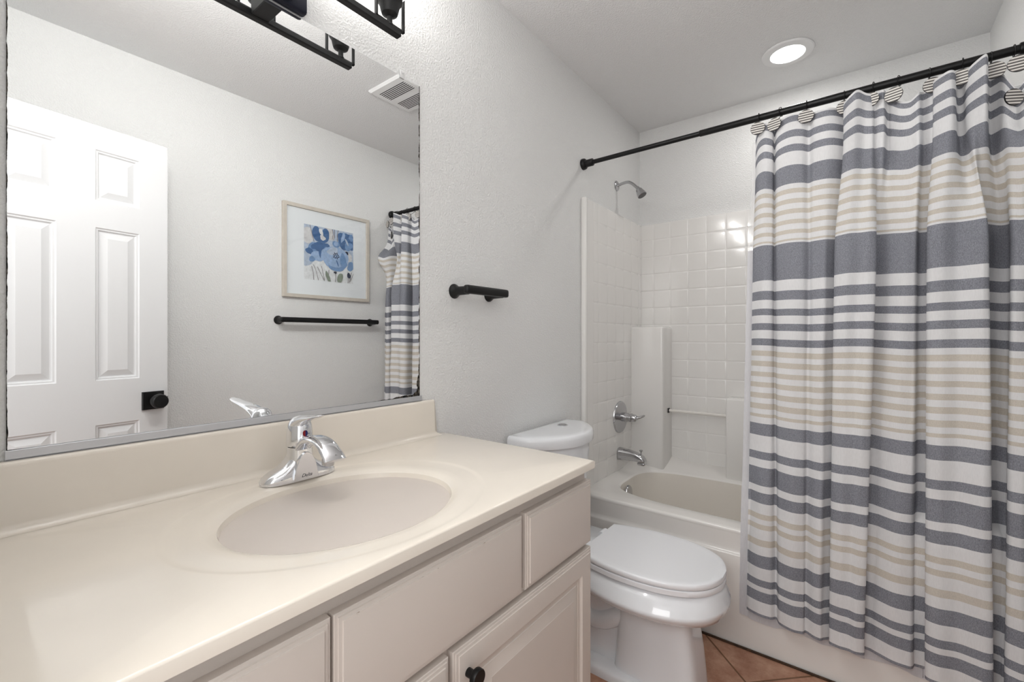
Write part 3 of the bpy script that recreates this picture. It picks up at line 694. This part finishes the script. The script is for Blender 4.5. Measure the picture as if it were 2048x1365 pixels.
CUR = [(-0.766,-0.759,-0.743,0,0,0),(-0.777,-0.773,-0.758,14,12,10),(-0.803,-0.801,-0.790,24,26,22),(-0.826,-0.826,-0.823,16,20,20),(-0.830,-0.832,-0.842,-2,2,4),(-0.845,-0.846,-0.856,24,20,24),(-0.887,-0.886,-0.896,30,34,36),(-0.921,-0.924,-0.926,26,30,26),(-0.941,-0.943,-0.935,12,18,14),(-0.960,-0.957,-0.960,26,28,30),(-0.997,-0.988,-0.978,32,34,34),(-1.027,-1.005,-0.991,20,20,20),(-1.052,-1.034,-1.022,-4,-4,-2),(-1.043,-1.018,-1.004,38,42,34),(-1.072,-1.050,-1.029,52,56,46),(-1.099,-1.085,-1.056,40,50,44),(-1.120,-1.112,-1.077,36,56,48),(-1.128,-1.131,-1.099,20,46,38),(-1.140,-1.124,-1.094,24,14,10),(-1.152,-1.134,-1.106,26,-4,-2),(-1.163,-1.157,-1.135,0,8,10),(-1.186,-1.189,-1.171,18,24,24),(-1.218,-1.218,-1.204,30,24,22),(-1.237,-1.232,-1.219,36,18,14),(-1.251,-1.242,-1.232,10,-18,-10),(-1.272,-1.268,-1.264,14,-14,-8),(-1.270,-1.252,-1.246,40,46,38),(-1.298,-1.282,-1.272,54,62,52),(-1.317,-1.322,-1.314,44,52,46),(-1.328,-1.353,-1.350,4,60,54),(-1.341,-1.373,-1.375,8,66,56),(-1.346,-1.385,-1.392,36,54,42),(-1.363,-1.384,-1.390,52,-4,-4),(-1.383,-1.411,-1.413,58,-50,-20),(-1.399,-1.430,-1.418,-10,-54,-20),(-1.413,-1.446,-1.430,-4,-34,-14),(-1.425,-1.432,-1.416,26,40,32),(-1.444,-1.449,-1.436,34,52,46),(-1.461,-1.465,-1.454,26,46,44),(-1.477,-1.485,-1.477,34,20,20),(-1.494,-1.493,-1.490,20,34,30),(-1.506,-1.504,-1.502,4,12,10)]
TOP = [(-0.765,1.973),(-0.774,2.006),(-0.786,2.031),(-0.819,2.021),(-0.834,2.0),(-0.852,2.025),(-0.884,2.036),(-0.915,2.028),(-0.953,2.02),(-0.99,2.019),(-1.033,2.015),(-1.047,2.009),(-1.061,2.032),(-1.077,2.049),(-1.099,2.04),(-1.108,2.022),(-1.137,2.037),(-1.16,2.031),(-1.175,2.008),(-1.188,1.991),(-1.197,1.967),(-1.216,1.974),(-1.252,2.005),(-1.273,2.011),(-1.293,2.028),(-1.321,2.027),(-1.334,2.011),(-1.354,2.032),(-1.38,2.043),(-1.39,2.044),(-1.395,1.999),(-1.411,2.008),(-1.425,2.0),(-1.432,1.955),(-1.441,1.925),(-1.453,1.935),(-1.464,1.96),(-1.49,1.979),(-1.512,2.0)]
# fabric stripes from the top hem down: (end of stripe in metres, 0 white / 1 chambray / 2 beige)
STR = [(.008,0),(.030,1),(.059,0),(.085,1),(.112,0),(.138,1),(.188,0),(.256,1),(.274,0),(.291,2),(.311,0),(.328,2),(.348,0),(.365,2),(.387,0),(.403,2),(.424,0),(.439,2),(.458,0),(.465,2),(.472,0),(.606,1),(.646,0),(.680,1),(.713,0),(.738,1),(.768,0),(.794,1),(.826,0),(.852,1),(.872,0),(.892,2),(.911,0),(.931,2),(.952,0),(.970,2),(.991,0),(1.010,2),(1.031,0),(1.051,2),(1.071,0),(1.092,2),(1.111,0),(1.123,2),(1.147,0),(1.192,1),(1.253,0),(1.282,1),(1.312,0),(1.380,1),(1.406,0),(1.446,1),(1.486,0),(1.506,2),(1.525,0),(1.544,2),(1.582,0),(1.606,2),(1.640,0),(1.687,1),(1.732,0),(1.758,1),(1.777,0),(1.815,1),(1.860,0),(1.869,1)]
def lerp_table(T, y):
    if y >= T[0][0]: return T[0][1]
    for (a, za), (b, zb) in zip(T[:-1], T[1:]):
        if b <= y <= a: return za+(zb-za)*((y-a)/(b-a) if a != b else 0)
    return T[-1][1]
def curtain_point(col, v, zt):
    """col = (ytop, ymid, ybot, dtop, dmid, dbot); v = metres down the cloth"""
    def q(a, b, c):
        if v < .12: return a
        if v < .55: k = (v-.12)/.43; k = k*k*(3-2*k); return a+(b-a)*k
        k = min(1, (v-.55)/1.25); return b+(c-b)*k
    y = q(col[0], col[1], col[2]); d = q(col[3], col[4], col[5])/1000
    k = min(v/1.87, 1.05)
    xbase = 1.968-.013*min(k/.3, 1)-.029*max(0, (k-.2)/.8)
    x = xbase-d*(1.3 if d > 0 else 1)
    if v > 1.4: x = min(x, 1.926)
    dz = (zt-2.030)*math.exp(-v/.22)
    z = 2.030+dz-v
    return x, y, z
fine = catmull(CUR, 8)
tops = [lerp_table(TOP, c[0]) for c in fine]
tops = [sum(tops[max(0, i-5):i+6])/len(tops[max(0, i-5):i+6]) for i in range(len(tops))]
cu = thing('shower_curtain', 'striped cotton shower curtain in white, grey-blue and beige hanging outside the tub', 'shower curtain', (1.94, -1.13, .17))
cm = MB(); vrows = [0.0]; vm_ = []
for e, kd in STR:
    s0 = vrows[-1]; n = max(1, round((e-s0)/.02))
    for i in range(1, n+1): vrows.append(s0+(e-s0)*i/n); vm_.append(kd)
vs2 = []
for v in vrows:
    for i, c in enumerate(fine):
        x, y, z = curtain_point(c, v, tops[i])
        u = (y+.76)/-.75
        x += .0022*math.sin(v*9+i*.21)+.0015*math.sin(v*23-i*.13)
        z += .004*math.sin(i*.055+1.0)*min(1, v/.9)
        if y < -1.40: x -= .085*math.exp(-((v-.27)/.085)**2)*min(1, (-1.40-y)/.07)          # cloth pushed out near the wall end
        vs2.append((x, y, z))
nc = len(fine); fs2 = []
for r in range(len(vrows)-1):
    for i in range(nc-1):
        cm.f.append((r*nc+i, r*nc+i+1, (r+1)*nc+i+1, (r+1)*nc+i)); cm.mi.append(vm_[r])
cm.v = vs2
co = build('curtain_cloth', cm, [C_WHITE, C_BLUE, C_BEIGE], cu, smooth=0)
co.data.polygons.foreach_set('use_smooth', [True]*len(co.data.polygons))

li = thing('shower_liner', 'white shower liner showing behind the left edge of the striped curtain', 'shower curtain', (1.95, -.78, .15))
def liner(name, v0, v1, nrow, mt, i0=0, i1=None, yext=0):
    m = MB(); cols_ = [tuple(c) for c in fine[::2]]; ext = [(cols_[0][0]+.014, cols_[0][1]+.022, cols_[0][2]+.028, -6, -4, 0), (cols_[0][0]+.007, cols_[0][1]+.012, cols_[0][2]+.016, 2, 3, 3)]
    cols_ = ext+cols_; n = len(cols_)
    for r in range(nrow+1):
        v = v0+(v1-v0)*r/nrow
        for i, c in enumerate(cols_):
            c2 = (c[0], c[1], c[2], *(q*(.7 if q > 0 else 1) for q in c[3:]))
            x, y, z = curtain_point(c2, v, 2.012)
            w_ = min(1, i/14); kf = min(1, max(0, (v-1.30)/.22)); kf = kf*kf*(3-2*kf)
            flat = (1.968-.042*min(v/1.87, 1)+.055)*(1-kf)+1.9325*kf
            x = (x+.010)*(1-w_)+flat*w_
            x = min(x+.0014*math.sin(v*31+i*.5), 1.934 if v > 1.45 else 9)
            m.v.append((x, min(y, -.7), z-.006-.010*math.sin(i*.11)**2*min(1, v)))
    for r in range(nrow):
        for i in range(n-1): m.f.append((r*n+i, r*n+i+1, (r+1)*n+i+1, (r+1)*n+i)); m.mi.append(0)
    o = build(name, m, mt, li, smooth=0); o.data.polygons.foreach_set('use_smooth', [True]*len(o.data.polygons)); return o
liner('liner_window', 0.03, .47, 24, C_VINYL)
liner('liner_cloth', .47, 1.893, 70, C_LINER)

HK = [(-.780, 2.008, .12), (-.835, 2.007, -.5), (-.934, 2.007, .05), (-1.047, 2.005, .1), (-1.115, 2.008, -.35), (-1.175, 2.006, -.55), (-1.269, 2.005, .1), (-1.333, 2.007, -.35), (-1.403, 2.003, -.05), (-1.452, 2.006, 0), (-1.439, 1.907, .9), (-1.494, 1.990, .4)]
M_DGREY = mat('charcoal_enamel', (92, 88, 86), .4); M_CRM = mat('cream_enamel', (232, 228, 222), .4)
NAME = ['first', 'second', 'third', 'fourth', 'fifth', 'sixth', 'seventh', 'eighth', 'ninth', 'tenth', 'eleventh', 'last']
def hook_parts(root):
    R = .0238; d = MB(); n = 11
    edges = [-R+2*R*i/n for i in range(n+1)]
    for i in range(n):                                      # striped face, sliced into bands
        a, b = edges[i], edges[i+1]; pts = []
        L = [(-math.sqrt(max(R*R-z*z, 0)), z) for z in (a, (a+b)/2, b)]; Rr = [(math.sqrt(max(R*R-z*z, 0)), z) for z in (b, (a+b)/2, a)]
        pts = [(-.0032, y, z) for y, z in L+Rr]
        d.add(pts, [tuple(range(len(pts)))], i % 2)
    return d, R
hook0 = None
for k, (y, z, rz) in enumerate(HK):
    lab = {0: 'striped round curtain hook at the left end of the curtain', 10: 'striped round curtain hook that has slipped below the rod near the right end', 11: 'striped round curtain hook against the right wall, seen in the mirror'}.get(k, f'striped round curtain hook, {NAME[k]} from the left end of the rod')
    if k == 0:
        r0 = thing('curtain_hook', lab, 'curtain hook', (1.926, y, z), 'striped disc curtain hooks'); hook0 = r0
        ORG[r0.name] = Vector((0, 0, 0))
        d, R = hook_parts(r0); df = build('hook_disc', d, [M_DGREY, M_CRM], r0, smooth=0)
        rm = MB(); rm.lathe([(R-.0005, .0031), (R+.0006, .0025), (R+.0006, -.0005), (R-.001, -.0018), (.001, -.002)], (0, 0, 0), (-1, 0, 0), 32); build('disc_rim', rm, M_BLACK, r0)
        wr = MB(); cz = .0625; pts = []
        for i in range(29):
            a = -PI/2+2*PI*i/28; pts.append((.052+.0165*math.cos(a), 0, cz+.0165*math.sin(a)))
        wr.tube(pts, .0014, 8); wr.tube([(.052, 0, cz-.0165), (.030, 0, .030), (.006, 0, .012), (.0015, 0, .004)], .0014, 8); build('hook_wire', wr, M_BLACK, r0)
        r0.rotation_euler.z = rz*.6
    else:
        r = hook0.copy(); COL.objects.link(r); r.location = (1.926 if k != 10 else 1.915, y, z); r.rotation_euler.z = rz*.6; tag(r, lab, 'curtain hook', 'striped disc curtain hooks')
        for chd in list(hook0.children):
            if k == 10 and chd.name.startswith('hook_wire'): continue
            c = chd.copy(); COL.objects.link(c); c.parent = r

# ---------------------------------------------------------------- recessed ceiling light
rl = thing('recessed_light', 'round white recessed ceiling light above the tub', 'ceiling light', (2.35, -.832, HC))
tr = MB(); tr.lathe([(.102, -.0004), (.102, -.004), (.098, -.0075), (.072, -.010), (.068, -.009), (.066, -.0035), (.066, -.0004)], (2.35, -.832, HC), (0, 0, 1), 48); build('trim_ring', tr, M_WHITE, rl)
ln = MB(); ln.lathe([(.0655, -.0006), (.0655, -.0075), (.05, -.0085), (.001, -.009)], (2.35, -.832, HC), (0, 0, 1), 40); build('lamp_lens', ln, M_LENS, rl)
area('recessed_lamp', (2.35, -.832, HC-.012), (0, 0, 0), .12, .12, CAN_POWER, (1, .98, .96), 'DISK')

# ---------------------------------------------------------------- ceiling vent, seen in the mirror
cvn = thing('ceiling_vent', 'white slotted exhaust fan grille on the ceiling, seen in the mirror', 'vent', (1.515, -.805, HC))
VX0, VX1, VY0, VY1 = 1.385, 1.648, -.932, -.676
gr = MB(); gr.rects((0, 0, HC), (1, 0, 0), (0, 1, 0), (0, 0, -1), [(VX0, VX1, VY0, VY1, .0004), (VX0, VX1, VY0, VY1, .006), (VX0+.008, VX1-.008, VY0+.008, VY1-.008, .014), (VX0+.012, VX1-.012, VY0+.012, VY1-.012, .0145)]); 
build('vent_cover', gr, M_WHITE, cvn)
sl_ = MB()
for gx in (VX0+.042, VX0+.158):
    for i in range(7):
        x = gx+i*.0112; sl_.box(x, x+.0048, VY0+.035, VY1-.028, HC-.0149, HC-.0140)
build('vent_slots', sl_, M_DARK, cvn, smooth=0, label='rows of dark slots')

# ---------------------------------------------------------------- framed picture on the right wall, seen in the mirror
PX0, PX1, PZ0, PZ1 = 1.219, 1.784, 1.444, 1.989; PY = -WR
pc = thing('framed_picture', 'framed watercolour of blue flowers in a pale oak frame', 'picture', (1.50, PY, 1.44))
fr = MB(); fr.rects((0, PY, 0), (1, 0, 0), (0, 0, 1), (0, 1, 0), [(PX0, PX1, PZ0, PZ1, .0006), (PX0, PX1, PZ0, PZ1, .021), (PX0+.002, PX1-.002, PZ0+.002, PZ1-.002, .022), (PX0+.020, PX1-.020, PZ0+.020, PZ1-.020, .022), (PX0+.021, PX1-.021, PZ0+.021, PZ1-.021, .010)], cap=False); build('picture_frame', fr, M_FRAME, pc, smooth=25)
mm = MB(); mm.rects((0, PY, 0), (1, 0, 0), (0, 0, 1), (0, 1, 0), [(PX0+.018, PX1-.018, PZ0+.018, PZ1-.018, .006), (PX0+.018, PX1-.018, PZ0+.018, PZ1-.018, .010)]); build('picture_mat', mm, M_MAT, pc, smooth=0)
AX0, AX1, AZ0, AZ1 = 1.344, 1.668, 1.556, 1.882
PAL = [mat('art_'+n, c, .8, var=(60, .12)) for n, c in (('paper', (222, 226, 228)), ('mist', (176, 190, 208)), ('pale_blue', (150, 176, 210)), ('mid_blue', (112, 146, 188)), ('deep_blue', (68, 104, 150)), ('navy', (30, 40, 66)), ('sage', (130, 142, 128)), ('brown', (128, 122, 124)), ('cream', (206, 207, 208)))]
am = MB(); layer = [0]
def art(pts, mi):
    layer[0] += 1; y = PY+.0104+layer[0]*.00006
    c = [(AX0+(AX1-AX0)*min(max(u, 0), 1), y, AZ0+(AZ1-AZ0)*min(max(v, 0), 1)) for u, v in pts]
    am.add(c, [tuple(range(len(c)))], mi)
def blob(u, v, a, b, rot, mi, wob=.12, n=22, seed=0):
    rr = random.Random(seed*77+int(u*1000)+int(v*1000)); ph = [rr.random()*6 for _ in range(3)]; P = []
    for i in range(n):
        t = 2*PI*i/n; k = 1+wob*(math.sin(2*t+ph[0])*.5+math.sin(3*t+ph[1])*.4+math.sin(5*t+ph[2])*.25)
        x, z = a*k*math.cos(t), b*k*math.sin(t); P.append((u+x*math.cos(rot)-z*math.sin(rot), v+x*math.sin(rot)+z*math.cos(rot)))
    art(P, mi)
def stem(pts, w, mi):
    P = catmull(pts, 6); L = [(u-w, v) for u, v in P]; R = [(u+w, v) for u, v in P][::-1]; art(L+R, mi)
art([(0, 0), (1, 0), (1, 1), (0, 1)], 0)
art([(0, .55), (.5, .5), (1, .5), (1, 1), (0, 1)], 1); blob(.07, .80, .10, .16, 0, 8); blob(.05, .42, .14, .18, .2, 1); blob(.48, .90, .12, .12, 0, 8, .25)
for p in ([(.11, 1), (.15, .85), (.19, .70)], [(.56, 1), (.57, .9), (.55, .8)], [(.60, 1), (.6, .88), (.58, .8)], [(.68, 1), (.66, .9), (.66, .75)]): stem(p, .006, 7)
blob(.26, .85, .10, .15, .3, 4); blob(.40, .84, .09, .14, -.35, 4); blob(.33, .90, .035, .07, .25, 0, .3); blob(.36, .80, .05, .05, 0, 8, .3)
blob(.80, .82, .15, .15, .4, 4, .25); blob(.92, .80, .12, .17, -.2, 4, .25); blob(.78, .88, .04, .09, -.3, 2, .3); blob(.90, .72, .10, .07, .3, 3, .3); blob(.95, .90, .05, .06, 0, 3, .3); blob(.86, .80, .02, .07, .5, 1)
blob(.63, .72, .075, .065, 0, 3); blob(.63, .73, .045, .04, 0, 2)
blob(.26, .56, .17, .17, 0, 3, .2); blob(.34, .62, .15, .11, .2, 4, .2); blob(.20, .62, .07, .06, .5, 4, .2); blob(.10, .52, .07, .06, -.4, 4, .2); blob(.25, .44, .12, .10, 0, 2, .2); blob(.15, .38, .06, .05, -.5, 3, .2); blob(.42, .56, .035, .10, -.2, 3, .2); blob(.30, .52, .02, .10, .1, 4)
blob(.95, .45, .11, .14, .2, 1, .2); blob(.90, .50, .07, .09, 0, 8, .2); blob(.94, .33, .07, .09, -.5, 3, .2); blob(.85, .58, .05, .03, 0, 5, .3)
blob(.61, .46, .27, .22, 0, 2, .1); blob(.48, .50, .13, .15, .3, 2, .15); blob(.70, .56, .16, .10, -.3, 2, .15); blob(.66, .33, .22, .11, .1, 3, .15); blob(.60, .38, .20, .10, .05, 2, .15); blob(.78, .42, .07, .14, .2, 3, .15); blob(.56, .58, .12, .07, .2, 1, .2); blob(.66, .36, .012, .07, .4, 4)
for i in range(15):
    a = i*2.4; r = .012+.05*math.sqrt(i/15); blob(.63+r*math.cos(a), .50+r*math.sin(a), .011, .013, a, 5, .1, 8, i)
for p in ([(.14, .25), (.17, .12), (.18, 0)], [(.17, .28), (.22, .18), (.27, 0)], [(.25, .25), (.32, .12), (.39, 0)], [(.33, .27), (.36, .14), (.39, .02)], [(.48, .22), (.475, .12), (.48, .02)], [(.60, .19), (.62, .1), (.61, 0)], [(.88, .22), (.885, .1), (.88, 0)], [(.96, .22), (.93, .1), (.91, .02)], [(1.0, .2), (.96, .1), (.92, .03)]): stem(p, .0055, 7)
blob(.46, .08, .035, .11, .35, 6, .1); blob(.71, .08, .06, .10, -.35, 6, .1); blob(.90, .15, .035, .06, .2, 5, .2); blob(.61, .18, .035, .02, 0, 5, .2)
build('painting', am, PAL, pc, smooth=0, label='blue watercolour flowers with dark centres')
gq = N('picture_glazing'); gq.t.nodes.remove(gq.b); tp = gq.n('ShaderNodeBsdfTransparent'); gl = gq.n('ShaderNodeBsdfGlossy'); gl.inputs['Roughness'].default_value = .02; mxs = gq.n('ShaderNodeMixShader'); mxs.inputs[0].default_value = .05
gq.l(tp.outputs[0], mxs.inputs[1]); gq.l(gl.outputs[0], mxs.inputs[2]); gq.l(mxs.outputs[0], gq.out.inputs['Surface'])
gz = MB().rects((0, PY, 0), (1, 0, 0), (0, 0, 1), (0, 1, 0), [(PX0+.0205, PX1-.0205, PZ0+.0205, PZ1-.0205, .0165)]); build('picture_glass', gz, gq.m, pc, smooth=0)

# ---------------------------------------------------------------- long towel bar on the right wall, seen in the mirror
tbr = thing('towel_bar', 'long black towel bar below the framed picture', 'towel bar', (1.51, -WR, 1.31))
for x in (1.20, 1.800):
    p = MB(); p.lathe([(.0250, .0005), (.0250, .003), (.0215, .009), (.0165, .016), (.0150, .026), (.0142, .060)], (x, -WR, 1.309), (0, 1, 0), 32); build('post', p, M_BLACK, tbr)
bb = MB(); rings = []
for x, k in ((1.181, .2), (1.1825, .7), (1.186, .95), (1.192, 1), (1.810, 1), (1.816, .95), (1.8195, .7), (1.821, .2)):
    rings.append([(x, -WR+.066+k*.0115*math.copysign(abs(math.cos(a))**.6, math.cos(a)), 1.3105+k*.0145*math.copysign(abs(math.sin(a))**.6, math.sin(a))) for a in (2*PI*i/20 for i in range(20))])
bb.loft(rings); build('bar', bb, M_BLACK, tbr, smooth=50)
